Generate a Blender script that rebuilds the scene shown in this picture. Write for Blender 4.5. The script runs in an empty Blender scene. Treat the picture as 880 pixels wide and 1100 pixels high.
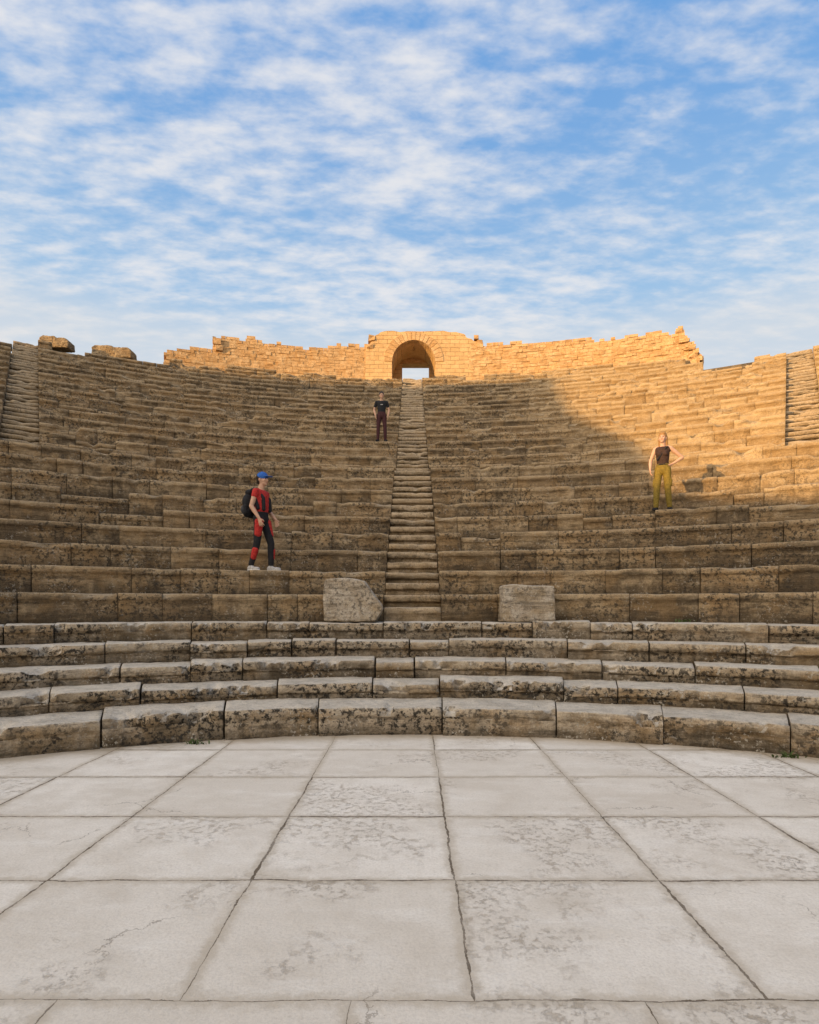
import bpy, bmesh, math, random
import numpy as np
from mathutils import Vector, Matrix, noise
random.seed(7)
F=650.0; CX=443.0; HY=652.0; EYE=1.5; C=-0.7
SUN_E=math.radians(5.0); SUN_A=math.radians(50.0)
D=Vector((math.sin(SUN_A)*math.cos(SUN_E), math.cos(SUN_A)*math.cos(SUN_E), -math.sin(SUN_E)))
scene=bpy.context.scene
col=scene.collection

# ------------------------------------------------------------------ node helper
class NT:
    def __init__(s,nt): s.nt=nt
    def n(s,t,**k):
        nd=s.nt.nodes.new(t)
        for a,b in k.items(): setattr(nd,a,b)
        return nd
    def lk(s,a,b): s.nt.links.new(a,b)
    def put(s,sock,v):
        if isinstance(v,bpy.types.NodeSocket): s.lk(v,sock)
        elif v is not None:
            if isinstance(v,(tuple,list)) and sock.type=='RGBA' and len(v)==3: v=(*v,1)
            sock.default_value=v
    def m(s,op,a,b=None,c=None,clamp=False):
        nd=s.n('ShaderNodeMath',operation=op); nd.use_clamp=clamp
        s.put(nd.inputs[0],a)
        if b is not None: s.put(nd.inputs[1],b)
        if c is not None: s.put(nd.inputs[2],c)
        return nd.outputs[0]
    def vm(s,op,a,b=None,sc=None):
        nd=s.n('ShaderNodeVectorMath',operation=op)
        s.put(nd.inputs[0],a)
        if b is not None: s.put(nd.inputs[1],b)
        if sc is not None: s.put(nd.inputs[3],sc)
        return nd.outputs['Value'] if op in('DOT_PRODUCT','LENGTH') else nd.outputs[0]
    def mix(s,f,a,b,bt='MIX'):
        nd=s.n('ShaderNodeMix',data_type='RGBA',blend_type=bt)
        s.put(nd.inputs[0],f); s.put(nd.inputs[6],a); s.put(nd.inputs[7],b)
        return nd.outputs[2]
    def noise(s,v,sc,det=4,ro=.55,dist=0,w=None):
        nd=s.n('ShaderNodeTexNoise')
        s.put(nd.inputs['Vector'],v); nd.inputs['Scale'].default_value=sc
        nd.inputs['Detail'].default_value=det; nd.inputs['Roughness'].default_value=ro
        nd.inputs['Distortion'].default_value=dist
        return nd.outputs[0]
    def ramp(s,f,a,b,lo=0,hi=1):
        nd=s.n('ShaderNodeMapRange'); nd.interpolation_type='SMOOTHSTEP'
        s.put(nd.inputs[0],f); nd.inputs[1].default_value=a; nd.inputs[2].default_value=b
        nd.inputs[3].default_value=lo; nd.inputs[4].default_value=hi
        return nd.outputs[0]
    def map(s,v,loc=(0,0,0),rot=(0,0,0),sc=(1,1,1)):
        nd=s.n('ShaderNodeMapping'); s.put(nd.inputs[0],v)
        nd.inputs[1].default_value=loc; nd.inputs[2].default_value=rot; nd.inputs[3].default_value=sc
        return nd.outputs[0]
def newmat(name):
    m=bpy.data.materials.new(name); m.use_nodes=True
    h=NT(m.node_tree); b=m.node_tree.nodes['Principled BSDF']
    b.inputs['Roughness'].default_value=.92
    b.inputs['Specular IOR Level'].default_value=.2
    return m,h,b
def bump(h,b,hgt,st,dist):
    n=h.n('ShaderNodeBump'); n.inputs['Strength'].default_value=st; n.inputs['Distance'].default_value=dist
    h.lk(hgt,n.inputs['Height']); h.lk(n.outputs[0],b.inputs['Normal'])

def stone_mat(name, base, dark, light, top=None, lich=.5, warm=(.36,.25,.12), bs=.6, wlich=.3, tonew=.45, dirt=.7, lth=.50, sunlit_gold=False):
    m,h,b=newmat(name)
    P=h.n('ShaderNodeNewGeometry').outputs['Position']
    at=h.n('ShaderNodeAttribute',attribute_name='tone').outputs['Color']
    sp=h.n('ShaderNodeSeparateColor'); h.lk(at,sp.inputs[0])
    R,G,B=sp.outputs[0],sp.outputs[1],sp.outputs[2]
    n1=h.noise(P,.9,4,.6); n2=h.noise(P,4.5,4,.65); n3=h.noise(P,17,4,.7); n4=h.noise(P,60,2,.7)
    strata=h.noise(h.map(P,sc=(1.3,1.3,11)),1.5,4,.65)
    c=h.mix(h.ramp(h.m('ADD',h.m('MULTIPLY',n1,.7),h.m('MULTIPLY',R,tonew)),.3,.8),dark,base)
    c=h.mix(h.m('MULTIPLY',h.ramp(h.m('ADD',n2,h.m('MULTIPLY',G,tonew*.55)),.52,.78),.8),c,light)
    c=h.mix(h.m('MULTIPLY',h.ramp(h.noise(P,2.1,3,.6),.48,.6),.4),c,warm)
    c=h.mix(h.ramp(strata,.5,.66,0,.6),c,tuple(x*.5 for x in dark))
    c=h.mix(h.ramp(strata,.46,.34,0,.4),c,light)
    keep=1.0
    if sunlit_gold:
        # cleaner golden stone, lightened to paint in sunlight on the upper right rows
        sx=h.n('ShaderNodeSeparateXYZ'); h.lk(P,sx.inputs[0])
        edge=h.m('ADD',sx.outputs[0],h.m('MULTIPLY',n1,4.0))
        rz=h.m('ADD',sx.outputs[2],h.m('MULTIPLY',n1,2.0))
        sunlit=h.m('MULTIPLY',h.ramp(edge,5.0,10.0),h.ramp(rz,4.0,6.5))
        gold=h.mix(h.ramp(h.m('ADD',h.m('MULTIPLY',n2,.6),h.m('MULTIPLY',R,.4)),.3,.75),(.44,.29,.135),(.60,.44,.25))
        c=h.mix(h.m('MULTIPLY',sunlit,.75),c,gold)
        keep=h.m('SUBTRACT',1.0,h.m('MULTIPLY',sunlit,.65))
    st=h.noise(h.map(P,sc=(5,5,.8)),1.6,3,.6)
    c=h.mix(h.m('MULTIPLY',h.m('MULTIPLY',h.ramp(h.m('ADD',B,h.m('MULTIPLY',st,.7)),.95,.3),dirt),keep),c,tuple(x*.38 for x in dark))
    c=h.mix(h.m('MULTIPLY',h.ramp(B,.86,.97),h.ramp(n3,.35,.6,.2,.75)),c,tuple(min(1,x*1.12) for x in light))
    lk=h.m('MULTIPLY',h.m('MULTIPLY',h.ramp(n3,lth,lth+.11),h.ramp(n1,.38,.56)),keep)
    c=h.mix(h.m('MULTIPLY',lk,lich),c,(.04,.035,.028))
    wl=h.m('MULTIPLY',h.ramp(h.noise(P,28,3,.6),.56,.64),h.ramp(h.noise(P,2.7,3,.6),.48,.6))
    c=h.mix(h.m('MULTIPLY',wl,wlich),c,(.52,.48,.40))
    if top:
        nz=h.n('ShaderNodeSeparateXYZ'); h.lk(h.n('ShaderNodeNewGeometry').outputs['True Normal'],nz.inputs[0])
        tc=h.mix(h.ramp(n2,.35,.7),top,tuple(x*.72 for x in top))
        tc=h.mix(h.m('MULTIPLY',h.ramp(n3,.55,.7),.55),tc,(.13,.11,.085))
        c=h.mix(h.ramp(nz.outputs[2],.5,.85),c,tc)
    c=h.mix(h.ramp(n4,.35,.7,.0,.5),c,h.mix(1,c,(.5,.47,.45),'MULTIPLY'))
    h.lk(c,b.inputs['Base Color'])
    hg=h.m('ADD',h.m('ADD',n2,h.m('MULTIPLY',n3,.6)),h.m('ADD',h.m('MULTIPLY',n4,.22),h.m('MULTIPLY',strata,-.5)))
    bump(h,b,hg,bs,.05)
    return m
M_seat=stone_mat('weathered_seat_limestone',(.32,.222,.122),(.135,.10,.062),(.45,.34,.205),top=(.38,.295,.19),lich=.85,warm=(.37,.235,.105),tonew=.38,bs=.85,wlich=.4,dirt=.8,lth=.49,sunlit_gold=True)
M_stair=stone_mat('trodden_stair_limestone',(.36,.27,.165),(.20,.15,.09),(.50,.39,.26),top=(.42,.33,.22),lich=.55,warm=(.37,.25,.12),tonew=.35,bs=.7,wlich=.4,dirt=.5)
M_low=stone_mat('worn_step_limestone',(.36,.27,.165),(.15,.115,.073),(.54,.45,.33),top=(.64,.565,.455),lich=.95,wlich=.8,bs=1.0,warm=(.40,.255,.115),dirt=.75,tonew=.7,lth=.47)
M_wall=stone_mat('golden_wall_masonry',(.64,.41,.20),(.48,.285,.125),(.72,.50,.27),top=(.54,.38,.21),lich=.3,wlich=.05,dirt=0,warm=(.58,.32,.115),tonew=.4)
M_core=stone_mat('rubble_core',(.16,.12,.08),(.09,.07,.045),(.2,.16,.11),lich=.3)
M_rock=stone_mat('loose_block_stone',(.42,.34,.24),(.29,.235,.165),(.56,.49,.39),top=(.55,.48,.38),lich=.6,wlich=.6,bs=1.0,dirt=0)

def simple(name,c,ro=.8,var=.25,sc=30,bs=.3):
    m,h,b=newmat(name)
    P=h.n('ShaderNodeTexCoord').outputs['Object']
    n=h.noise(P,sc,4,.6)
    h.lk(h.mix(h.ramp(n,.3,.7),tuple(x*(1-var) for x in c),tuple(min(1,x*(1+var)) for x in c)),b.inputs['Base Color'])
    b.inputs['Roughness'].default_value=ro
    bump(h,b,n,bs,.01)
    return m

# ------------------------------------------------------------------ mesh accumulators
class Acc:
    def __init__(s): s.v=[];s.f=[];s.t=[];s.sm=[]
    def add(s,vs,fs,ts,smooth=True):
        o=len(s.v); s.v+=vs; s.t+=ts
        s.f+=[tuple(i+o for i in f) for f in fs]; s.sm+=[smooth]*len(fs)
    def obj(s,name,mat,parent=None):
        me=bpy.data.meshes.new(name); me.from_pydata(s.v,[],s.f)
        a=me.color_attributes.new('tone','FLOAT_COLOR','POINT')
        a.data.foreach_set('color',np.array([(*t,1) for t in s.t],dtype=np.float32).ravel())
        me.polygons.foreach_set('use_smooth',s.sm)
        me.materials.append(mat); me.update()
        bm=bmesh.new(); bm.from_mesh(me); bmesh.ops.recalc_face_normals(bm,faces=bm.faces); bm.to_mesh(me); bm.free()
        o=bpy.data.objects.new(name,me); col.objects.link(o)
        if parent: o.parent=parent
        return o
def empty(name,loc=(0,0,0)):
    e=bpy.data.objects.new(name,None); col.objects.link(e); e.location=loc; return e

def arc_block(A,r0,r1,t0,t1,zb,zt,seg=.14,rough=1.0,lip=.035,gap=.006,er=1.0):
    R,G=random.random(),random.random()
    L=(t1-t0)*r0
    dr=random.uniform(-.012,.014)*rough; dz=random.uniform(-.010,.005)*rough
    tw=random.uniform(-.010,.010)*rough
    nc=max(2,int(L/seg))
    g=gap/r0; e=.010/r0
    ths=[t0+g,t0+g+e]+[t0+g+e+(t1-t0-2*g-2*e)*i/nc for i in range(1,nc)]+[t1-g-e,t1-g]
    h=zt-zb
    prof=[(.03,-.04,0),(.03,h*.22,.22),(.026,h*.5,.5),(.022,h-.13,.7),(.006-lip*.4,h-.105,.8),(-lip*.5,h-.095,.85),(-lip*.5,h-.014,.95),(-lip*.5+.008,h-.003,.98),(.02,h,1),(.16,h,1),(.42,h,1),(r1-r0+.06,h,1)]
    k=len(prof); vs=[];ts=[];sd=random.uniform(0,100)
    for i,th in enumerate(ths):
        end=(i==0 or i==len(ths)-1)
        u=(i/(len(ths)-1)-.5)*2
        s,c=math.sin(th),math.cos(th)
        for j,(pr,pz,hf) in enumerate(prof):
            r=r0+pr+dr+tw*u; z=zb+pz+(dz if j>2 else 0)
            p=Vector((r*s,r*c,z+sd))
            nn=noise.noise(p*2.3); n2=noise.noise(p*9.0)
            if j<9: r+= (nn*.016+n2*.014)*rough
            if 3<j<10:
                e_=max(0,noise.noise(Vector((r0*th*2.1,sd,zb)))*.9-.20+n2*.4)*.24*rough*er
                r+=e_*(1.0 if j<9 else .3); z-=e_*.6*(1 if j<9 else .4)
            if j>=8: z+=(nn*.007+n2*.004)*rough
            if end and j<9: r+=.009
            if end and j>=6: z-=.006
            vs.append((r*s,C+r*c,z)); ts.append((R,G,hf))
    fs=[]
    for i in range(len(ths)-1):
        for j in range(k-1):
            a=i*k+j; fs.append((a,a+k,a+k+1,a+1))
    A.add(vs,fs,ts)
    for i,th in ((0,ths[0]),(len(ths)-1,ths[-1])):
        cap_=[vs[i*k+j] for j in range(k)]
        rb=r1+.06; cap_.append((rb*math.sin(th),C+rb*math.cos(th),zb-.04))
        A.add(cap_,[tuple(range(k+1))],[(R,G,.35)]*(k+1),False)

# ------------------------------------------------------------------ theatre profile
TA,TB=.76,.45
def rT(n): return 11.2+TA*n+(.9 if n>=9 else 0)
def zT(n): return 1.718+TB*n
NMAX=26
low=[(7.07,.325),(7.78,.53),(8.45,.746),(9.1,.996),(9.7,1.258)]
rl=[a-C for a,_ in low]; zl=[b for _,b in low]
def nmax(th):
    d=math.degrees(th)
    if d>24.4: return 23
    if d<-32: return 24
    if d<-22: return 25
    return 26
VIS=math.radians(47); END=math.radians(95)
ST=math.radians(31.9)
amph=empty('roman_theatre_seating')
seats=Acc(); stairs=Acc(); coarse=Acc()
for n in range(NMAX+1):
    r0=rT(n); r1=rT(n+1); zt=zT(n); zb=1.258 if n==0 else zT(n-1)
    hw=.50/r0
    cuts=[(-hw,hw)]
    if n>=9:
        w=.45/r0; cuts+= [(-ST-w,-ST+w),(ST-w,ST+w)]
    cuts.sort()
    spans=[];a=-VIS
    for c0,c1 in cuts: spans.append((a,c0)); a=c1
    spans.append((a,VIS))
    rough=.85+.95*min(1,n/14)
    for (a,b) in spans:
        t=a
        while t<b-1e-4:
            L=random.choice([.55,.7,.9,1.1,1.4])*random.uniform(.9,1.15)
            e=t+L/r0
            if b-e<.45/r0: e=b
            mid=(t+e)/2
            if n<=nmax(mid):
                miss=0
                if n>13 and random.random()<.06: miss=random.uniform(.08,.25)
                if n==nmax(mid) and random.random()<.4: miss=random.uniform(.08,.38)
                if n>2 and random.random()<.04: miss=random.uniform(.04,.14)
                if n>=nmax(mid)-1 and abs(mid)>math.radians(20) and random.random()<.5: miss=random.uniform(.1,.42)
                arc_block(seats,r0+ (miss*.4),r1,t,e,zb,zt-miss,rough=rough*(1.4 if miss else 1),gap=random.uniform(.001,.007),er=1.0 if n<8 else 1.2)
            t=e
    for q,(c0,c1) in enumerate(cuts):
        if n>nmax((c0+c1)/2): continue
        off=.28 if abs(c0+c1)>.2 else 0
        if off and n==9: off=.05
        mid=r0+TA*.5
        arc_block(stairs,r0+off,mid+off,c0,c1,zb-.02,zt-TB/2,rough=.8,lip=.02,seg=.1)
        arc_block(stairs,mid+off,r1+off,c0,c1,zt-TB/2-.02,zt,rough=.8,lip=.02,seg=.1)
    for (a,b) in ((-END,-VIS),(VIS,END)):
        t=a
        while t<b-1e-4:
            e=min(b,t+2.2/r0)
            if n<=nmax(t): arc_block(coarse,r0,r1,t,e,zb,zt,seg=1.2)
            t=e
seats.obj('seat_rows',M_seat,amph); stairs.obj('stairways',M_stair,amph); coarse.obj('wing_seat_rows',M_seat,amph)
core=Acc(); NC=480
vs=[];ts=[]
for i in range(NC+1):
    th=-END+2*END*i/NC; nm=nmax(th)
    pts=[(7.95,-.2),(7.95,.1)]
    for k in range(5):
        pts.append((rl[k]+.14,zl[k]-.16))
        nx=rl[k+1]+.14 if k<4 else rT(0)+.14
        pts.append((nx,zl[k]-.16))
    for n in range(NMAX+1):
        cut=.3 if (n>=9 and abs(abs(th)-ST)<.45/rT(n)+math.radians(.3)) else 0
        z=zT(min(n,nm))-.30-cut
        pts.append((rT(n)+.14,z)); pts.append((rT(n+1)+.14,z))
    pts.append((34.6,pts[-1][1]));pts.append((34.8,-1))
    k=len(pts)
    for r,z in pts: vs.append((r*math.sin(th),C+r*math.cos(th),z)); ts.append((.3,.3,.5))
fs=[]
for i in range(NC):
    for j in range(k-1):
        a=i*k+j; fs.append((a,a+k,a+k+1,a+1))
core.add(vs,fs,ts,False)
for i in (0,NC): core.add(vs[i*k:(i+1)*k],[tuple(range(k))],ts[:k],False)
core.obj('substructure',M_core,amph)
pv=Acc()
t=-math.radians(31)
while t<math.radians(24):
    e=t+math.radians(2.2)
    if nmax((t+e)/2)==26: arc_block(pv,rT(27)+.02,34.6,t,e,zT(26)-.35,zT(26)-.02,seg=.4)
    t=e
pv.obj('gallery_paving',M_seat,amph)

# low steps
steps=Acc()
joints0=[-60,108,241,342,475,598,713,849,1000]
def px_th(px,depth):
    X=(px-CX)/F
    R=depth-C; a=1+X*X; b=-2*C; c=C*C-R*R
    Y=(-b+math.sqrt(b*b-4*a*c))/(2*a)
    return math.atan2(X*Y,Y-C)
for k in range(5):
    r0=rl[k]; r1=rl[k+1] if k<4 else rT(0)
    zb=0 if k==0 else zl[k-1]
    js=[]
    if k==0:
        inner=[px_th(p,low[0][0]) for p in joints0]
        t=inner[0]; left=[]
        while t>-END: t-=random.uniform(1,1.5)/r0; left.append(max(t,-END))
        t=inner[-1]; right=[]
        while t<END: t+=random.uniform(1,1.5)/r0; right.append(min(t,END))
        js=left[::-1]+inner+right
    else:
        t=-END; js=[t]
        while t<END:
            t+=random.choice([.6,.85,1.15,1.4,1.7])*random.uniform(.9,1.1)/r0; js.append(min(t,END))
    for a,b in zip(js[:-1],js[1:]):
        if b-a>1e-4: arc_block(steps,r0+random.uniform(-.02,.03),r1,a,b,zb,zl[k]+random.uniform(-.016,.014),seg=.035,rough=1.9,lip=.012,gap=random.uniform(.002,.014),er=1.2)
steps.obj('orchestra_steps',M_low,amph)

# ------------------------------------------------------------------ top wall
def wallpt(px,R=33.2):
    X=(px-CX)/F; a=1+X*X; b=-2*C; c=C*C-R*R
    Y=(-b+math.sqrt(b*b-4*a*c))/(2*a)
    return math.atan2(X*Y,Y-C),Y
def ztop(py,Y): return EYE+(HY-py)/F*Y
prof=[(178,376),(200,374),(229,373),(231,362),(262,364),(300,369),(345,374),(350,371),(362,370),(372,372),(396,369),(404,366),(508,366),(518,370),(530,367),(560,367),(600,365),(650,362),(700,357),(716,355),(722,360),(728,354),(733,354),(736,360),(741,378)]
PW=[]
for px,py in prof:
    th,Y=wallpt(px); PW.append((th,ztop(py,Y)))
def wz(th):
    if th<PW[0][0] or th>PW[-1][0]: return -1
    for (a,za),(b,zb) in zip(PW[:-1],PW[1:]):
        if a<=th<=b: return za+(zb-za)*(th-a)/max(1e-6,b-a)
    return -1
wall=Acc(); RW=33.2
def wedge(A,r0,r1,t0,t1,z0,z1,j=.008,drr=.014):
    R,G=random.random(),random.random(); vs=[]
    dr=random.uniform(-drr,drr)
    for th in (t0,t1):
        for r in (r0+dr,r1):
            for z in (z0,z1):
                rr=r+random.uniform(-j,j); tt=th+random.uniform(-j,j)*.5/r0
                vs.append((rr*math.sin(tt),C+rr*math.cos(tt),z+random.uniform(-j,j)*.5))
    fs=[(0,1,3,2),(4,6,7,5),(0,4,5,1),(2,3,7,6),(1,5,7,3),(0,2,6,4)]
    A.add(vs,fs,[(R,G,.7)]*8,False)
z=zT(26)-.06; base=z
thp0=-2.5/33.2; thp1=3.2/33.2
while z<17.4:
    hgt=random.uniform(.13,.19)
    t=PW[0][0]-random.uniform(0,.01)
    while t<PW[-1][0]:
        L=random.uniform(.2,.46)/RW; e=t+L; mid=(t+e)/2
        lim=wz(mid)
        if not(thp0+.01<mid<thp1-.01) and z+hgt*.6+noise.noise(Vector((mid*RW*1.5,0,0)))*.2+random.uniform(-.08,.08)<lim:
            if random.random()>.035: wedge(wall,RW,RW+.85,t+.004/RW,e-.004/RW,z+.004,z+hgt-.004,.012,.024)
        t=e
    z+=hgt
for px,py,n in ((737,370,22),(741,381,34),(728,356,8),(511,364,8),(398,366,6),(232,366,4),(745,384,14)):
    for i in range(n):
        th,Y=wallpt(px+random.uniform(-4,4)); zz=ztop(py+random.uniform(-5,9),Y)
        s_=random.uniform(.12,.3)
        wedge(wall,RW+random.uniform(-.2,.3),RW+.6,th,th+s_*1.3/RW,zz-s_,zz,.05)
wall.obj('upper_gallery_wall',M_wall)
mc=Acc(); vs=[];fs=[]
N=160
for i in range(N+1):
    th=PW[0][0]+.004+(PW[-1][0]-PW[0][0]-.012)*i/N; zz=max(base+.2,wz(th)-.36)
    if thp0<th<thp1: zz=base+.0
    for r,zq in ((RW+.03,base-.1),(RW+.03,zz),(RW+.8,zz),(RW+.8,base-.1)):
        vs.append((r*math.sin(th),C+r*math.cos(th),zq))
for i in range(N):
    for j in range(3): a=i*4+j; fs.append((a,a+4,a+5,a+1))
mc.add(vs,fs,[(.4,.3,.6)]*len(vs),False)
mcore=mc.obj('wall_mortar_core',M_wall); mcore.parent=bpy.data.objects['upper_gallery_wall']

# ------------------------------------------------------------------ arched portal
def masonry_mat():
    m,h,b=newmat('portal_ashlar')
    P=h.n('ShaderNodeNewGeometry').outputs['Position']
    s=h.n('ShaderNodeSeparateXYZ'); h.lk(P,s.inputs[0])
    cb=h.n('ShaderNodeCombineXYZ'); h.lk(h.m('ADD',s.outputs[0],h.m('MULTIPLY',s.outputs[1],.9)),cb.inputs[0]); h.lk(s.outputs[2],cb.inputs[1])
    nd=h.n('ShaderNodeTexNoise'); h.lk(P,nd.inputs['Vector']); nd.inputs['Scale'].default_value=2.5
    v=h.vm('ADD',cb.outputs[0],h.vm('SCALE',nd.outputs['Color'],sc=.08))
    br=h.n('ShaderNodeTexBrick'); h.lk(v,br.inputs['Vector'])
    br.inputs['Scale'].default_value=1; br.inputs['Brick Width'].default_value=.48; br.inputs['Row Height'].default_value=.22
    br.inputs['Mortar Size'].default_value=.010; br.inputs['Color1'].default_value=(.64,.42,.20,1); br.inputs['Color2'].default_value=(.52,.33,.15,1); br.inputs['Mortar'].default_value=(.28,.17,.08,1)
    n=h.noise(P,3.2,5,.65); n3=h.noise(P,20,4,.6)
    c=h.mix(h.ramp(n,.35,.7,0,.5),br.outputs[0],(.70,.49,.26)); c=h.mix(h.ramp(n3,.5,.7,0,.5),c,(.32,.19,.09))
    h.lk(c,b.inputs['Base Color'])
    bump(h,b,h.m('ADD',h.m('MULTIPLY',br.outputs[1],-1.2),h.m('ADD',n,n3)),.7,.04)
    return m
M_portal=masonry_mat()
portal=empty('arched_gateway',(0,0,0))
YP=32.35
def P2(px,py,Y=YP): return ((px-CX)/F*Y, EYE+(HY-py)/F*Y)
def extr(name,outline,y0,y1,mat,parent,jit=0):
    vs=[(x,y0,z) for x,z in outline]+[(x,y1,z) for x,z in outline]; n=len(outline)
    fs=[tuple(range(n)),tuple(range(2*n-1,n-1,-1))]+[(i,(i+1)%n,(i+1)%n+n,i+n) for i in range(n)]
    a=Acc(); a.add(vs,fs,[(.5,.5,.6)]*len(vs),False); return a.obj(name,mat,parent)
ax,_=P2(444.5,0); hwid=23.5/F*YP; apex=P2(0,365)[1]; spring=apex-hwid
rawtop=[P2(393,371),P2(397,369.5),P2(400,365),P2(404,360),P2(409,357),P2(416,355.5),P2(430,356),P2(445,355.2),P2(460,356.2),P2(476,355.4),P2(490,357),P2(498,358),P2(501,362),P2(506,364),P2(512,367),P2(518,367.5),P2(521,385)]
out=[(P2(392,0)[0],base-.1)]
for (xa,za),(xb,zb_) in zip(rawtop[:-1],rawtop[1:]):
    for q in (0,.5): out.append((xa+(xb-xa)*q+random.uniform(-.02,.02),za+(zb_-za)*q+random.uniform(-.035,.03)))
out+=[(P2(521,0)[0],base-.1),(ax+hwid,base-.1)]
for i in range(0,17):
    a=math.pi*i/16; out.append((ax+hwid*math.cos(a),spring+hwid*math.sin(a)))
out.append((ax-hwid,base-.1))
extr('gateway_wall',out,YP,YP+2.4,M_portal,portal)
vo=Acc()
nv=19
for i in range(nv):
    a0=math.pi*i/nv+.008; a1=math.pi*(i+1)/nv-.008
    R,G=random.random(),random.random()
    ro=hwid+.42+random.uniform(-.02,.02); ri=hwid-.02; y0=YP-.03-random.uniform(0,.02)
    q=[(ax+r*math.cos(a),spring+r*math.sin(a)) for r,a in ((ri,a0),(ro,a0),(ro,(a0+a1)/2),(ro,a1),(ri,a1),(ri,(a0+a1)/2))]
    vs=[(x,y0,z) for x,z in q]+[(x,YP+.5,z) for x,z in q]
    vo.add(vs,[tuple(range(6)),tuple(range(11,5,-1))]+[(j,(j+1)%6,(j+1)%6+6,j+6) for j in range(6)],[(R,G,.8)]*12,False)
vo.obj('arch_voussoirs',M_wall,portal)
YB=YP+2.4
dl,_=P2(432,0,YB); dr_,_=P2(461,0,YB); dz=P2(0,391,YB)[1]
bo=[(ax-hwid-.3,base-.1),(ax-hwid-.3,apex+.3),(ax+hwid+.3,apex+.3),(ax+hwid+.3,base-.1),(dr_,base-.1),(dr_,dz),(dl,dz),(dl,base-.1)]
extr('rear_doorway_wall',bo,YB+.003,YB+.6,M_portal,portal)
extr('door_lintel',[(dl-.25,dz+.0),(dl-.25,dz+.3),(dr_+.25,dz+.3),(dr_+.25,dz+.0)],YB-.06,YB-.002,M_wall,portal)

# ------------------------------------------------------------------ rocks
def rock(name,outline,y0,y1,mat,parent=None,vox=.03,amp=.02,bev=.02,seed=0):
    bm=bmesh.new(); vsb=[bm.verts.new((x,y0,z)) for x,z in outline]
    f=bm.faces.new(vsb); r=bmesh.ops.extrude_face_region(bm,geom=[f])
    for e in r['geom']:
        if isinstance(e,bmesh.types.BMVert): e.co.y=y1
    bmesh.ops.recalc_face_normals(bm,faces=bm.faces)
    bmesh.ops.bevel(bm,geom=bm.edges[:],offset=bev,segments=1,affect='EDGES')
    me=bpy.data.meshes.new(name+'_tmp'); bm.to_mesh(me); bm.free()
    o=bpy.data.objects.new(name,me); col.objects.link(o)
    md=o.modifiers.new('r','REMESH'); md.mode='VOXEL'; md.voxel_size=vox
    dg=bpy.context.evaluated_depsgraph_get(); me2=bpy.data.meshes.new_from_object(o.evaluated_get(dg))
    o.modifiers.clear(); o.data=me2
    for v in me2.vertices:
        p=v.co+Vector((seed,0,0))
        v.co+=v.normal*(noise.noise(p*3)*amp*1.2+noise.noise(p*9)*amp*.7+noise.noise(p*25)*amp*.45)
    a=me2.color_attributes.new('tone','FLOAT_COLOR','POINT')
    a.data.foreach_set('color',np.tile(np.array([.6,.6,.7,1],dtype=np.float32),len(me2.vertices)))
    me2.polygons.foreach_set('use_smooth',[True]*len(me2.polygons))
    me2.materials.clear(); me2.materials.append(mat)
    if parent: o.parent=parent
    return o
YR=9.95
def Q(px,py,Y=YR): return ((px-CX)/F*Y, EYE+(HY-py)/F*Y)
rock('stone_block',[Q(347,667.8),Q(348,625),Q(352,622),Q(378,621),Q(391,624),Q(409,649),Q(411,654),Q(403,667.8)],YR,YR+.5,M_rock,seed=3,vox=.017,amp=.014,bev=.012)
rock('stone_block',[Q(540,668),Q(541,629),Q(556,627),Q(575,629),Q(596,629),Q(597,668)],YR,YR+.5,M_rock,seed=8,vox=.017,amp=.012,bev=.012)
for i,(a,b,c,d) in enumerate(((42,73,359.5,367),(98,141,370,378))):
    th,Yb=wallpt((a+b)/2,31.6)
    rock('fallen_block',[Q(a,d+6,Yb),Q(a,c+2.5,Yb),Q(a+4,c,Yb),Q((a+b)/2,c+1,Yb),Q((a+b)/2+2,c+2.5,Yb),Q(b-4,c+3,Yb),Q(b,c+6,Yb),Q(b,d+6,Yb)],Yb,Yb+.6,M_seat,vox=.04,amp=.022,seed=i*5,bev=.01)

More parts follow.
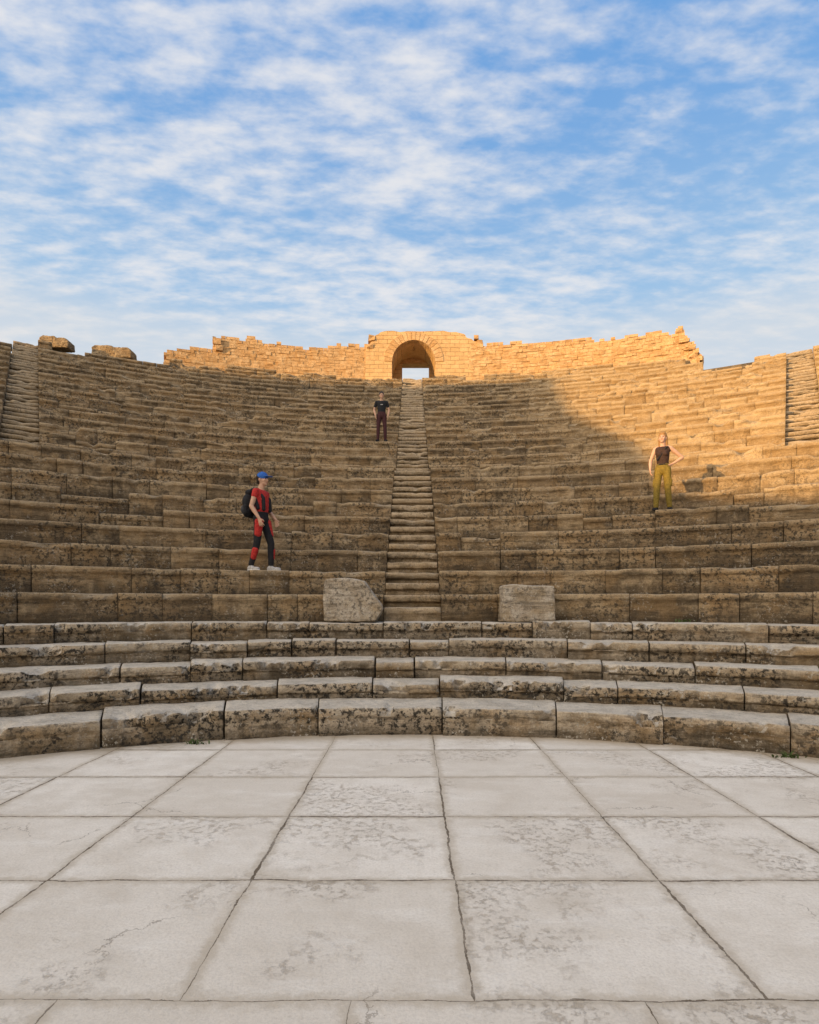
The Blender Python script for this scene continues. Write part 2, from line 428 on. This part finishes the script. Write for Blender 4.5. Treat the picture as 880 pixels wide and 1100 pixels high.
# ------------------------------------------------------------------ floor
def floor_mat():
    m,h,b=newmat('orchestra_paving')
    P=h.n('ShaderNodeNewGeometry').outputs['Position']
    nd=h.n('ShaderNodeTexNoise'); h.lk(P,nd.inputs['Vector']); nd.inputs['Scale'].default_value=2.2; nd.inputs['Detail'].default_value=6; nd.inputs['Roughness'].default_value=.68
    off=h.vm('SCALE',h.vm('SUBTRACT',nd.outputs['Color'],(.5,.5,.5)),sc=.06)
    s=h.n('ShaderNodeSeparateXYZ'); h.lk(h.vm('ADD',P,off),s.inputs[0])
    v=h.m('DIVIDE',h.m('SUBTRACT',s.outputs[1],2.305),1.01)
    u=h.m('DIVIDE',h.m('SUBTRACT',s.outputs[0],.235),1.12)
    u=h.m('ADD',u,h.m('MULTIPLY',h.m('LESS_THAN',v,0),.42))
    fu=h.m('FLOOR',u); fv=h.m('FLOOR',v)
    du=h.m('MULTIPLY',h.m('SUBTRACT',.5,h.m('ABSOLUTE',h.m('SUBTRACT',h.m('SUBTRACT',u,fu),.5))),1.12)
    dv=h.m('MULTIPLY',h.m('SUBTRACT',.5,h.m('ABSOLUTE',h.m('SUBTRACT',h.m('SUBTRACT',v,fv),.5))),1.01)
    d=h.m('MINIMUM',du,dv)
    cb=h.n('ShaderNodeCombineXYZ'); h.lk(fu,cb.inputs[0]); h.lk(fv,cb.inputs[1])
    wn=h.n('ShaderNodeTexWhiteNoise'); h.lk(cb.outputs[0],wn.inputs[0]); W=wn.outputs[0]
    n1=h.noise(P,.8,4,.6); n2=h.noise(P,3.3,6,.7); n3=h.noise(P,14,5,.7); n4=h.noise(P,70,3,.7)
    P2=h.vm('ADD',P,h.vm('SCALE',wn.outputs[1],sc=7.0))
    c=h.mix(h.ramp(h.m('ADD',h.m('MULTIPLY',W,.55),h.m('MULTIPLY',n1,.6)),.2,.9),(.65,.58,.485),(.78,.715,.62))
    c=h.mix(h.ramp(n2,.4,.65,0,.5),c,(.60,.53,.435))
    big=h.noise(P2,1.3,5,.65)
    c=h.mix(h.ramp(big,.45,.68,0,.5),c,(.54,.465,.37))
    thr=h.m('ADD',h.noise(P2,.9,4,.6),h.m('MULTIPLY',W,.10))
    fl=h.m('MULTIPLY',h.ramp(h.noise(P2,20,9,.78,.0),.50,.62),h.ramp(thr,.54,.68))
    c=h.mix(h.m('MULTIPLY',fl,.6),c,(.36,.275,.185))
    fl2=h.m('MULTIPLY',h.ramp(h.noise(P,26,5,.75),.56,.66),.35)
    c=h.mix(fl2,c,(.45,.38,.295))
    c=h.mix(h.ramp(h.noise(h.map(P,rot=(0,0,.5),sc=(1,3,1)),1.6,6,.65),.50,.72,0,.4),c,(.83,.78,.70))
    c=h.mix(h.ramp(n4,.4,.65,0,.28),c,(.44,.385,.31))
    dj=h.ramp(h.m('ADD',d,h.m('MULTIPLY',h.m('SUBTRACT',n3,.5),.14)),.07,.0,0,.6)
    c=h.mix(dj,c,(.42,.345,.25))
    wj=h.m('ADD',.0015,h.m('MULTIPLY',h.ramp(h.m('ADD',h.m('MULTIPLY',n3,.7),h.m('MULTIPLY',W,.3)),.4,.72),.012))
    j=h.m('LESS_THAN',d,wj)
    c=h.mix(h.m('MULTIPLY',j,h.ramp(n2,.3,.6,.4,.95)),c,(.12,.09,.06))
    vo_=h.n('ShaderNodeTexVoronoi',feature='DISTANCE_TO_EDGE'); h.lk(h.vm('ADD',P,h.vm('SCALE',nd.outputs['Color'],sc=.5)),vo_.inputs['Vector']); vo_.inputs['Scale'].default_value=.8
    ck=h.m('MULTIPLY',h.m('LESS_THAN',vo_.outputs['Distance'],.0035),h.ramp(n1,.50,.6))
    c=h.mix(h.m('MULTIPLY',ck,.6),c,(.2,.16,.12))
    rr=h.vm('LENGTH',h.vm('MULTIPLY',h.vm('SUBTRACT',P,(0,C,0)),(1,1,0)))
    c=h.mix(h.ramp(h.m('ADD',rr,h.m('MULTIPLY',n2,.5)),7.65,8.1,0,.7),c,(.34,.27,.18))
    h.lk(c,b.inputs['Base Color'])
    b.inputs['Roughness'].default_value=.85
    hg=h.m('SUBTRACT',h.m('ADD',h.m('MULTIPLY',n2,.4),h.m('ADD',h.m('MULTIPLY',n3,.3),h.m('MULTIPLY',fl,-.2))),h.m('MULTIPLY',j,1.2))
    hg=h.m('ADD',hg,h.m('MULTIPLY',n4,.1))
    bump(h,b,hg,.65,.025)
    return m
bm=bmesh.new()
pts=[(8.1*math.sin(t),C+8.1*math.cos(t)) for t in np.linspace(-math.radians(95),math.radians(95),60)]+[(8.1,-5.2),(-8.1,-5.2)]
bm.faces.new([bm.verts.new((x,y,0)) for x,y in pts])
me=bpy.data.meshes.new('orchestra_floor'); bm.to_mesh(me); bm.free()
if me.polygons[0].normal.z<0: me.flip_normals()
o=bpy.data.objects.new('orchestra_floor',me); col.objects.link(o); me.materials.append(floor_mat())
gm,h,b=newmat('dry_earth'); P=h.n('ShaderNodeNewGeometry').outputs['Position']
c=h.mix(h.ramp(h.noise(P,.05,6,.6),.4,.6),(.30,.23,.14),(.14,.16,.07)); c=h.mix(h.ramp(h.noise(P,1.5,6,.7),.4,.7,0,.6),c,(.36,.30,.2)); h.lk(c,b.inputs['Base Color'])
bm=bmesh.new(); bmesh.ops.create_grid(bm,x_segments=8,y_segments=8,size=2500); me=bpy.data.meshes.new('ground'); bm.to_mesh(me); bm.free()
o=bpy.data.objects.new('ground',me); o.location=(0,0,-.05); col.objects.link(o); me.materials.append(gm)

# ------------------------------------------------------------------ stage building + added sun-blocking ridge, unseen behind the camera
def hit(px,py):
    dx=(px-CX)/F; dz=(HY-py)/F; Y=9
    while Y<40:
        X=dx*Y; z=EYE+dz*Y; r=math.hypot(X,Y-C)
        n=(r-rT(0))/TA if r<rT(9) else (r-rT(0)-.9)/TA
        if z<=zT(n)-.2 and r>rT(0): return Vector((X,Y,z))
        Y+=.02
    return Vector((dx*31,31,EYE+dz*31))
def back(p,ys):
    t=(p.y-ys)/D.y; q=p-D*t; return (q.x,q.z)
tg=[(1000,530),(880,527),(800,526),(730,525),(682,520),(680,495),(662,470),(630,456),(600,440),(582,404)]
pr=[back(hit(*p),-14) for p in tg]
pr=[(x,z-.3) for x,z in pr]
pr+= [back(Vector(((px-CX)/F*31.2,31.2,zT(26)-.25)),-14) for px in (520,443)]
pr.sort()
xs=[p[0] for p in pr]; zs=[p[1] for p in pr]
def zc(x): return float(np.interp(x,xs,zs))
stage=empty('stage_building')
line=[(x,zc(x)+.12*noise.noise(Vector((x*1.3,0,0)))) for x in np.arange(-46,24.1,.5)]
o2=[(-46,-.1)]+line+[(24,-.1)]
for cx,w,hh in ((12,2,3.2),(0,2.6,4),(-12,2,3.2)):
    o2+=[(cx+w/2,-.1),(cx+w/2,hh),(cx-w/2,hh),(cx-w/2,-.1)]
extr('scene_wall_sun_blocker',o2,-15,-14,M_portal,stage)  # unseen wall, top outline shaped to cast the shadow edge on the seats
extr('stage_platform',[(-16,-.04),(-16,1.1),(16,1.1),(16,-.04)],-13.9,-5.2,M_low,stage)
for i in range(10):
    bm=bmesh.new(); x=-13.5+3*i
    rp=[(.42,0),(.42,.12),(.34,.2),(.30,.3),(.27,3.9),(.32,4.0),(.42,4.35),(.42,4.5),(0,4.5)]
    vs=[];S=20
    for r,z in rp: vs.append([bm.verts.new((x+r*math.cos(2*math.pi*k/S),-12.6+r*math.sin(2*math.pi*k/S),1.1+z)) for k in range(S)])
    for a,bb in zip(vs[:-1],vs[1:]):
        for k in range(S): bm.faces.new((a[k],a[(k+1)%S],bb[(k+1)%S],bb[k]))
    bmesh.ops.remove_doubles(bm,verts=bm.verts,dist=1e-4)
    me=bpy.data.meshes.new('column'); bm.to_mesh(me); bm.free(); me.materials.append(M_wall)
    oc=bpy.data.objects.new('column',me); col.objects.link(oc); oc.parent=stage
hx=list(np.arange(-170,-45,3))+[-45.]; hy=[-15.2,-16,-18,-21,-26,-34,-46,-60,-80]
vs=[];fs=[]; K=D.x/D.y
for x in hx:
    for j,y in enumerate(hy):
        f=[0,.97,1,.97,.9,.75,.5,.25,0][j]
        edge=min(1,(x+172)/60)**.5
        zz=(zc(-46)+.2)*f*edge+(noise.noise(Vector((x*.1,y*.1,0)))*.5 if j>1 else 0)
        vs.append((x-(-15.2-y)*K,y,zz-.1))
for i in range(len(hx)-1):
    for j in range(8): a=i*9+j; fs.append((a,a+1,a+10,a+9))
ha=Acc(); ha.add(vs,fs,[(.5,.5,.5)]*len(vs)); ha.obj('sun_blocker_ridge',gm)  # added unseen ridge, keeps the low sun off the seat rows

# ------------------------------------------------------------------ people
def prim_mesh(bm,p):
    p0,r0,p1,r1,w=p
    p0=Vector(p0);p1=Vector(p1); ax=p1-p0
    q=ax.to_track_quat('Z','Y') if ax.length>1e-5 else Matrix.Identity(3).to_quaternion()
    r=bmesh.ops.create_uvsphere(bm,u_segments=16,v_segments=11,radius=1)
    for v in r['verts']:
        c=v.co.copy(); up=c.z>1e-6
        o=q@(c*(r1 if up else r0)) if abs(c.z)>1e-6 else q@(c*(r0))
        o=Vector((o.x*w[0],o.y*w[1],o.z*w[2])); v.co=(p1 if up else p0)+o
def build_body(name,prims,mats,vox=.007,smooth=2):
    bm=bmesh.new()
    for lab,p0,r0,p1,r1,w in prims: prim_mesh(bm,(p0,r0,p1,r1,w))
    me=bpy.data.meshes.new(name+'_t'); bm.to_mesh(me); bm.free()
    o=bpy.data.objects.new(name,me); col.objects.link(o)
    md=o.modifiers.new('r','REMESH'); md.mode='VOXEL'; md.voxel_size=vox
    s=o.modifiers.new('s','SMOOTH'); s.factor=.5; s.iterations=smooth
    dg=bpy.context.evaluated_depsgraph_get(); me2=bpy.data.meshes.new_from_object(o.evaluated_get(dg))
    o.modifiers.clear(); o.data=me2
    n=len(me2.polygons); cc=np.zeros(n*3); me2.polygons.foreach_get('center',cc); cc=cc.reshape(-1,3)
    labs=list(mats.keys()); best=np.full(n,9e9); bi=np.zeros(n,dtype=np.int32)
    for lab,p0,r0,p1,r1,w in prims:
        a=np.array(p0);b=np.array(p1);d=b-a;L=d@d
        t=np.clip(((cc-a)@d)/L,0,1) if L>1e-9 else np.zeros(n)
        off=(cc-(a+t[:,None]*d))/np.array(w); rr=r0+(r1-r0)*t
        dist=(np.linalg.norm(off,axis=1)/rr-1)*np.minimum(rr,.05)
        mk=dist<best; best[mk]=dist[mk]; bi[mk]=labs.index(lab)
    me2.materials.clear()
    for l in labs: me2.materials.append(mats[l])
    me2.polygons.foreach_set('material_index',bi); me2.polygons.foreach_set('use_smooth',[True]*n); me2.update()
    return o
I=(1,1,1)
def V(*a): return Vector(a)
def cap(lab,p0,r0,p1,r1,w=I): return (lab,tuple(p0),r0,tuple(p1),r1,w)
def hand(P,wr,dr,nrm,thumb,lab='skin',curl=.35):
    dr=dr.normalized(); nrm=(nrm-nrm.dot(dr)*dr).normalized(); sd=dr.cross(nrm).normalized()
    if sd.dot(thumb)<0: sd=-sd
    for k in (-1,0,1): P.append(cap(lab,wr+sd*.012*k,.017,wr+dr*.085+sd*.023*k,.014))
    for k,(ln,rr) in enumerate(((.070,.0092),(.080,.0095),(.074,.009),(.056,.008))):
        b0=wr+dr*.085+sd*(.032-.0215*k)
        sp=(dr+sd*(.16-.11*k)).normalized()
        b1=b0+(sp+nrm*curl*.6).normalized()*ln*.52; b2=b1+(sp+nrm*curl*1.8).normalized()*ln*.48
        P.append(cap(lab,b0,rr,b1,rr)); P.append(cap(lab,b1,rr,b2,rr*.85))
    t0=wr+dr*.03+sd*.025; t1=t0+(dr*.6+sd*.9+nrm*.3).normalized()*.038; t2=t1+(dr*.95+sd*.25+nrm*.4).normalized()*.032
    P.append(cap(lab,t0,.013,t1,.0115)); P.append(cap(lab,t1,.0115,t2,.009))
def head(P,c,yaw,hair,scale=1,long=False,capl=None):
    hd=[]
    def a(lab,x0,r0,x1=None,r1=None,w=I): hd.append((lab,V(*x0),r0,V(*(x1 or x0)),r1 or r0,w))
    a('skin',(0,.005,.01),.094,w=(.83,1.0,1.18))
    a('skin',(0,-.035,-.055),.058,w=(.95,1,1)); a('skin',(0,-.065,-.088),.026)
    a('skin',(0,-.092,.012),.010,(0,-.108,-.022),.0145)
    for s in(-1,1):
        a('skin',(s*.080,.01,-.005),.026,w=(.4,.8,1.25))
        a('eye',(s*.031,-.084,.012),.011,w=(1.3,.7,.7)); a('hair',(s*.031,-.089,.033),.008,w=(2.4,.7,.5))
        a('skin',(s*.035,-.06,-.02),.032)
    a('mouth',(0,-.091,-.053),.011,w=(2,.8,.5))
    a('hair',(0,.022,.045),.100,w=(.92,1.02,1.05)); a('hair',(0,.05,-.015),.078,w=(1.02,.8,1.1))
    if long:
        for s in(-1,1): a('hair',(s*.072,.035,.02),.032,(s*.082,.06,-.17),.024)
        a('hair',(0,.07,.0),.068,(0,.085,-.20),.05)
        a('hair',(-.025,-.03,.10),.04,(.03,-.03,.10),.04,w=(1,1,.7))
    if capl:
        a('cap',(0,.008,.055),.106,w=(.90,1.05,.84)); a('cap',(0,-.07,.055),.07,(0,-.15,.045),.062,w=(1.05,1,.16))
        a('cap',(0,.0,.145),.012)
    ca,sa=math.cos(yaw),math.sin(yaw)
    for lab,p0,r0,p1,r1,w in hd:
        f=lambda p:(c[0]+ca*p.x-sa*p.y,c[1]+sa*p.x+ca*p.y,c[2]+p.z)
        ww=w if abs(yaw)<.5 else (w[0]*abs(ca)+w[1]*abs(sa),w[0]*abs(sa)+w[1]*abs(ca),w[2])
        P.append((lab,f(p0),r0,f(p1),r1,ww))
def figure(pose,fem=False):
    P=[]; g=pose
    top,bot=g['top'],g['bot']; sleeve=g.get('sleeve','skin')
    for s,k in((-1,'R'),(1,'L')):
        hp=V(s*.088,0,.92); kn=V(*g['knee'+k]); an=V(*g['ankle'+k]); fd=V(*g['foot'+k]).normalized()
        t=1.12 if g.get('loose') else 1
        P.append(cap(bot,hp,.092,kn,.064*t)); P.append(cap(bot,kn,.064*t,kn.lerp(an,.35),.063*t)); P.append(cap(bot,kn.lerp(an,.35),.063*t,an+V(0,0,.03),.050*t))
        if 'panel' in g:
            P.append(cap(g['panel'],hp.lerp(kn,.1)+V(s*.03,-.03,0),.080,hp.lerp(kn,.62)+V(s*.025,-.02,0),.063)); P.append(cap(g['panel'],kn.lerp(an,.3)+V(s*.02,-.012,0),.058,kn.lerp(an,.62)+V(s*.018,-.012,0),.050))
        if g.get('loose'): P.append(cap(bot,hp.lerp(kn,.55)+V(s*.055,0,0),.05,hp.lerp(kn,.8)+V(s*.05,0,0),.048))
        P.append(cap('shoe',an+V(0,0,-.02),.047,an-fd*.02+V(0,0,-.035),.045))
        P.append(cap('shoe',an-fd*.035+V(0,0,-.04),.042,an+fd*.15+V(0,0,-.052),.036,(1.05,1.05,.8)))
        P.append(cap('sole',an-fd*.04+V(0,0,-.076),.042,an+fd*.155+V(0,0,-.076),.04,(1.05,1.05,.25)))
    wb=1.0 if not fem else .92
    P.append(cap(bot,V(-.065,.01,.94),.115,V(.065,.01,.94),.115,(1,.92,1)))
    P.append(cap(bot,V(0,0,.93),.13,V(0,0,1.02),.128,(1.17*(1 if not fem else .98),.88,.9)))
    if 'belt' in g: P.append(cap(g['belt'],V(0,0,1.04),.131,V(0,0,1.045),.131,(1.14*wb,.9,.25)))
    P.append(cap(top,V(0,0,1.08),.124,V(0,-.005,1.2),.128,(1.14*wb,.86,1)))
    P.append(cap(top,V(0,-.005,1.2),.13,V(0,.0,1.33),.143,(1.17*wb,.80,1)))
    P.append(cap(top,V(-.10*wb,.008,1.39),.083,V(.10*wb,.008,1.39),.083,(1,.95,1)))
    if fem:
        for s in(-1,1): P.append(cap(top,V(s*.062,-.075,1.28),.062,V(s*.062,-.07,1.30),.058))
    P.append(cap('skin',V(0,.015,1.44),.062,V(0,-.005,1.56),.053))
    for s,k in((-1,'R'),(1,'L')):
        sh=V(s*.178*wb,.01,1.415); el=V(*g['elbow'+k]); wr=V(*g['wrist'+k])
        aw=.9 if fem else 1
        P.append(cap(sleeve,V(s*.1,.01,1.44),.045,sh,.058*aw))
        if sleeve!='skin':
            m=sh.lerp(el,g.get('slen',.55)); P.append(cap(sleeve,sh,.060*aw,m,.054*aw)); P.append(cap('skin',m,.046*aw,el,.041*aw))
        else: P.append(cap('skin',sh,.056*aw,sh.lerp(el,.4),.051*aw)); P.append(cap('skin',sh.lerp(el,.4),.050*aw,el,.040*aw))
        P.append(cap('skin',el,.041*aw,el.lerp(wr,.35),.041*aw)); P.append(cap('skin',el.lerp(wr,.35),.041*aw,wr,.026*aw))
        hd=V(*g.get('hd'+k,tuple(wr-el))); hand(P,wr,hd,V(*g.get('hn'+k,(-s,0,0))),V(*g.get('ht'+k,(0,-1,0))),curl=g.get('curl',.4))
    head(P,V(0,-.02,1.655),g.get('yaw',0),None,long=fem,capl=g.get('cap'))
    return P
M_skin=simple('skin',(.50,.30,.20),.6,.08); M_skin2=simple('skin_fair',(.56,.34,.24),.6,.08)
M_eye=simple('eye_dark',(.03,.02,.02),.3); M_mouth=simple('lips',(.35,.12,.10),.5)
M_black=simple('black_fabric',(.016,.016,.018)); M_red=simple('red_fabric',(.40,.03,.025)); M_blue=simple('blue_cap_fabric',(.03,.11,.38))
M_grey=simple('shoe_grey',(.42,.40,.38)); M_white=simple('sole_white',(.6,.58,.55)); M_dhair=simple('dark_hair',(.03,.02,.014),.5,.4,80)
M_blond=simple('blond_hair',(.30,.165,.06),.5,.4,90); M_olive=simple('olive_trousers',(.19,.135,.025)); M_brown=simple('dark_brown_vest',(.05,.028,.022))
M_maroon=simple('maroon_trousers',(.05,.018,.02))
def place(rootname,body,loc,rot,sc,extra=()):
    e=empty(rootname,loc); e.rotation_euler=(0,0,rot); e.scale=(sc,)*3
    body.parent=e
    for x in extra: x.parent=e
    return e
g=dict(top='red',bot='black',sleeve='red',slen=.3,panel='red',cap=True,loose=False,
  kneeR=(-.10,.03,.50),ankleR=(-.10,.15,.09),footR=(-.15,-1,0),
  kneeL=(.11,-.13,.50),ankleL=(.11,-.13,.09),footL=(.12,-1,0),
  elbowR=(-.25,.05,1.14),wristR=(-.24,-.10,.92),hdR=(.02,-.35,-1),hnR=(1,0,0),
  elbowL=(.25,.02,1.14),wristL=(.22,-.16,.95),hdL=(-.1,-.4,-1),hnL=(-1,0,0),yaw=0.0)
Pm=figure(g)
Pm.append(cap('black',V(-.10,-.11,1.10),.035,V(-.10,-.10,1.30),.033)); Pm.append(cap('black',V(-.10,-.10,1.30),.033,V(-.10,.03,1.47),.028))
Pm.append(cap('black',V(.10,-.11,1.10),.035,V(.10,-.10,1.30),.033)); Pm.append(cap('black',V(.10,-.10,1.30),.033,V(.10,.03,1.47),.028))
Pm.append(cap('black',V(-.155,-.02,1.12),.035,V(-.15,.03,1.30),.035))
b1=build_body('body',Pm,dict(skin=M_skin,red=M_red,black=M_black,shoe=M_grey,sole=M_white,eye=M_eye,mouth=M_mouth,hair=M_dhair,cap=M_blue))
Pk=[cap('black',V(-.09,.23,1.08),.105,V(.09,.23,1.08),.105,(1,.85,1.1)),cap('black',V(-.09,.22,1.25),.115,V(.09,.22,1.25),.115,(1,.9,1.3)),
    cap('black',V(-.07,.20,1.42),.085,V(.07,.20,1.42),.085,(1,1,.7)),cap('grey',V(-.07,.34,1.12),.05,V(.07,.34,1.12),.05,(1,.7,1.6)),
    cap('black',V(-.17,.22,1.05),.04,V(-.17,.22,1.16),.04),cap('grey',V(-.01,.13,1.50),.012,V(.01,.17,1.53),.012),cap('black',V(-.12,.12,1.46),.03,V(-.10,.02,1.47),.028),cap('black',V(.12,.12,1.46),.03,V(.10,.02,1.47),.028)]
bp=build_body('backpack',Pk,dict(black=M_black,grey=simple('pack_grey',(.05,.05,.055))),vox=.01)
r=12.33; th=math.atan2(-162/F*11.33,11.33-C)
place('man_with_backpack',b1,(r*math.sin(th),C+r*math.cos(th),zT(1)+.003),math.radians(72),1.03,(bp,))
g=dict(top='black',bot='maroon',sleeve='black',
  kneeR=(-.12,-.03,.50),ankleR=(-.13,0,.09),footR=(-.3,-1,0),kneeL=(.12,-.02,.50),ankleL=(.13,.01,.09),footL=(.35,-1,0),
  elbowR=(-.265,.05,1.15),wristR=(-.215,-.07,.94),hdR=(.1,-.15,-1),hnR=(1,0,0),
  elbowL=(.26,.04,1.15),wristL=(.225,-.05,.92),hdL=(-.05,-.15,-1),hnL=(-1,0,0),yaw=.15)
Pm=figure(g); Pm.append(cap('grey',V(-.03,-.118,1.30),.012,V(.04,-.118,1.30),.012,(1,1,1)))
b2=build_body('body',Pm,dict(skin=M_skin,black=M_black,maroon=M_maroon,grey=M_grey,shoe=M_black,sole=M_black,eye=M_eye,mouth=M_mouth,hair=M_dhair))
r=rT(12)+.17; th=math.atan2(-33/F*20.55,20.55-C)
place('man',b2,(r*math.sin(th),C+r*math.cos(th),zT(12)+.003),math.radians(2),.965)
g=dict(top='brown',bot='olive',sleeve='skin',loose=True,belt='black',
  kneeR=(-.12,-.05,.50),ankleR=(-.14,-.02,.09),footR=(-.2,-1,0),kneeL=(.11,-.02,.50),ankleL=(.14,.05,.09),footL=(.3,-1,0),
  elbowR=(-.26,.00,1.15),wristR=(-.25,-.14,.94),hdR=(.1,-.2,-1),hnR=(1,0,0),
  elbowL=(.40,.12,1.20),wristL=(.20,.03,1.06),hdL=(-.6,-.5,-.5),hnL=(-.6,0,.1),htL=(0,1,.4),curl=.5,yaw=-.12)
Pm=figure(g,fem=True)
Pm.append(cap('black',V(.10,-.07,1.44),.02,V(-.10,-.12,1.15),.02))
b3=build_body('body',Pm,dict(skin=M_skin2,brown=M_brown,olive=M_olive,black=M_black,shoe=M_black,sole=M_black,eye=M_eye,mouth=M_mouth,hair=M_blond))
r=rT(4)+.24; th=math.atan2(269/F*12.8,12.8-C)
place('woman',b3,(r*math.sin(th),C+r*math.cos(th),zT(4)+.003),math.radians(-28),.93)

# ------------------------------------------------------------------ weeds
wa=Acc(); vs=[];fs=[]
spots=[(7.72,px_th(210,7.05),0,.07),(7.72,px_th(845,7.05),0,.08),(rT(0)-.04,px_th(735,10.5),1.258,.08),(rT(3)-.04,px_th(838,12.5),zT(2),.10)]
for r,th,z0,s in spots:
    for i in range(36):
        p=V(r*math.sin(th)+random.gauss(0,s*.8),C+r*math.cos(th)+random.gauss(0,.02)-.02,z0-.01)
        a=random.uniform(0,6.28); ln=s*random.uniform(.5,1.3); d=V(math.cos(a)*.6,math.sin(a)*.6-.1,1).normalized()
        sd=V(-math.sin(a),math.cos(a),0)*s*.09; o=len(vs)
        vs+= [tuple(p-sd),tuple(p+sd),tuple(p+d*ln*.6+sd*1.2),tuple(p+d*ln+V(math.cos(a),math.sin(a),-.4)*ln*.3),tuple(p+d*ln*.6-sd*1.2)]
        fs+= [(o,o+1,o+2,o+4),(o+4,o+2,o+3)]
wa.add(vs,fs,[(.5,.5,.5)]*len(vs),False)
wa.obj('weeds',simple('weed_green',(.07,.10,.03),.8,.4,20))

# ------------------------------------------------------------------ camera, sun, sky
cam=bpy.data.cameras.new('camera'); co=bpy.data.objects.new('camera',cam); col.objects.link(co)
cam.sensor_fit='HORIZONTAL'; cam.sensor_width=36; cam.lens=36*F/880
cam.shift_x=-3/880; cam.shift_y=102/880; cam.clip_end=6000; cam.clip_start=.05
co.location=(0,0,EYE); co.rotation_euler=(math.radians(90),0,0); scene.camera=co
sl=bpy.data.lights.new('sun','SUN'); sl.energy=5.0; sl.angle=math.radians(.5); sl.color=(1,.60,.22)
so=bpy.data.objects.new('sun',sl); col.objects.link(so); so.rotation_euler=D.to_track_quat('-Z','Y').to_euler()
w=bpy.data.worlds.new('World'); scene.world=w; w.use_nodes=True
h=NT(w.node_tree); bg=w.node_tree.nodes['Background']
sky=h.n('ShaderNodeTexSky',sky_type='NISHITA'); sky.sun_disc=False; sky.sun_elevation=math.radians(9); sky.sun_rotation=math.atan2(-D.x,-D.y)
g=h.n('ShaderNodeTexCoord').outputs['Generated']
s=h.n('ShaderNodeSeparateXYZ'); h.lk(g,s.inputs[0]); X,Y,Z=s.outputs
Zc=h.m('MAXIMUM',Z,0.0)
zd=h.m('ADD',Zc,.10)
cb=h.n('ShaderNodeCombineXYZ'); h.lk(h.m('DIVIDE',X,zd),cb.inputs[0]); h.lk(h.m('DIVIDE',Y,zd),cb.inputs[1]); p=cb.outputs[0]
blue=h.mix(h.ramp(Z,.36,.70),(.40,.62,.87),(.17,.40,.80))
base_=h.mix(.88,h.vm('SCALE',sky.outputs[0],sc=.10),blue)
big=h.noise(h.map(p,loc=(3.1,1.2,0)),1.1,3,.55)
rip=h.noise(h.map(p,rot=(0,0,math.radians(-48)),sc=(1,2.3,1)),7.0,4,.52,.1)
rip2=h.noise(h.map(p,loc=(5,2,0),rot=(0,0,math.radians(-25)),sc=(1,1.5,1)),18,4,.6,.1)
wisp=h.noise(h.map(p,rot=(0,0,math.radians(-70)),sc=(.6,2.8,1)),2.2,5,.6,.3)
cov=h.m('ADD',h.m('ADD',h.m('MULTIPLY',rip,.58),h.m('MULTIPLY',rip2,.30)),h.m('ADD',h.m('MULTIPLY',big,.42),h.m('MULTIPLY',wisp,.34)))
cov=h.m('ADD',cov,h.m('MULTIPLY',X,-.05))
cl=h.ramp(cov,.66,1.04,0,.92)
c=h.mix(cl,base_,(.82,.82,.84))
c=h.mix(h.ramp(Z,.45,.37,0,.6),c,(.77,.765,.76))
dt=h.m('MAXIMUM',h.vm('DOT_PRODUCT',g,(-math.sin(SUN_A),-math.cos(SUN_A),.15)),0)
gl=h.m('POWER',dt,1.5)
c=h.mix(gl,c,(3.05,2.65,2.2))
h.lk(c,bg.inputs[0]); bg.inputs[1].default_value=1.0
scene.view_settings.view_transform='Standard'; scene.view_settings.look='None'; scene.view_settings.exposure=0
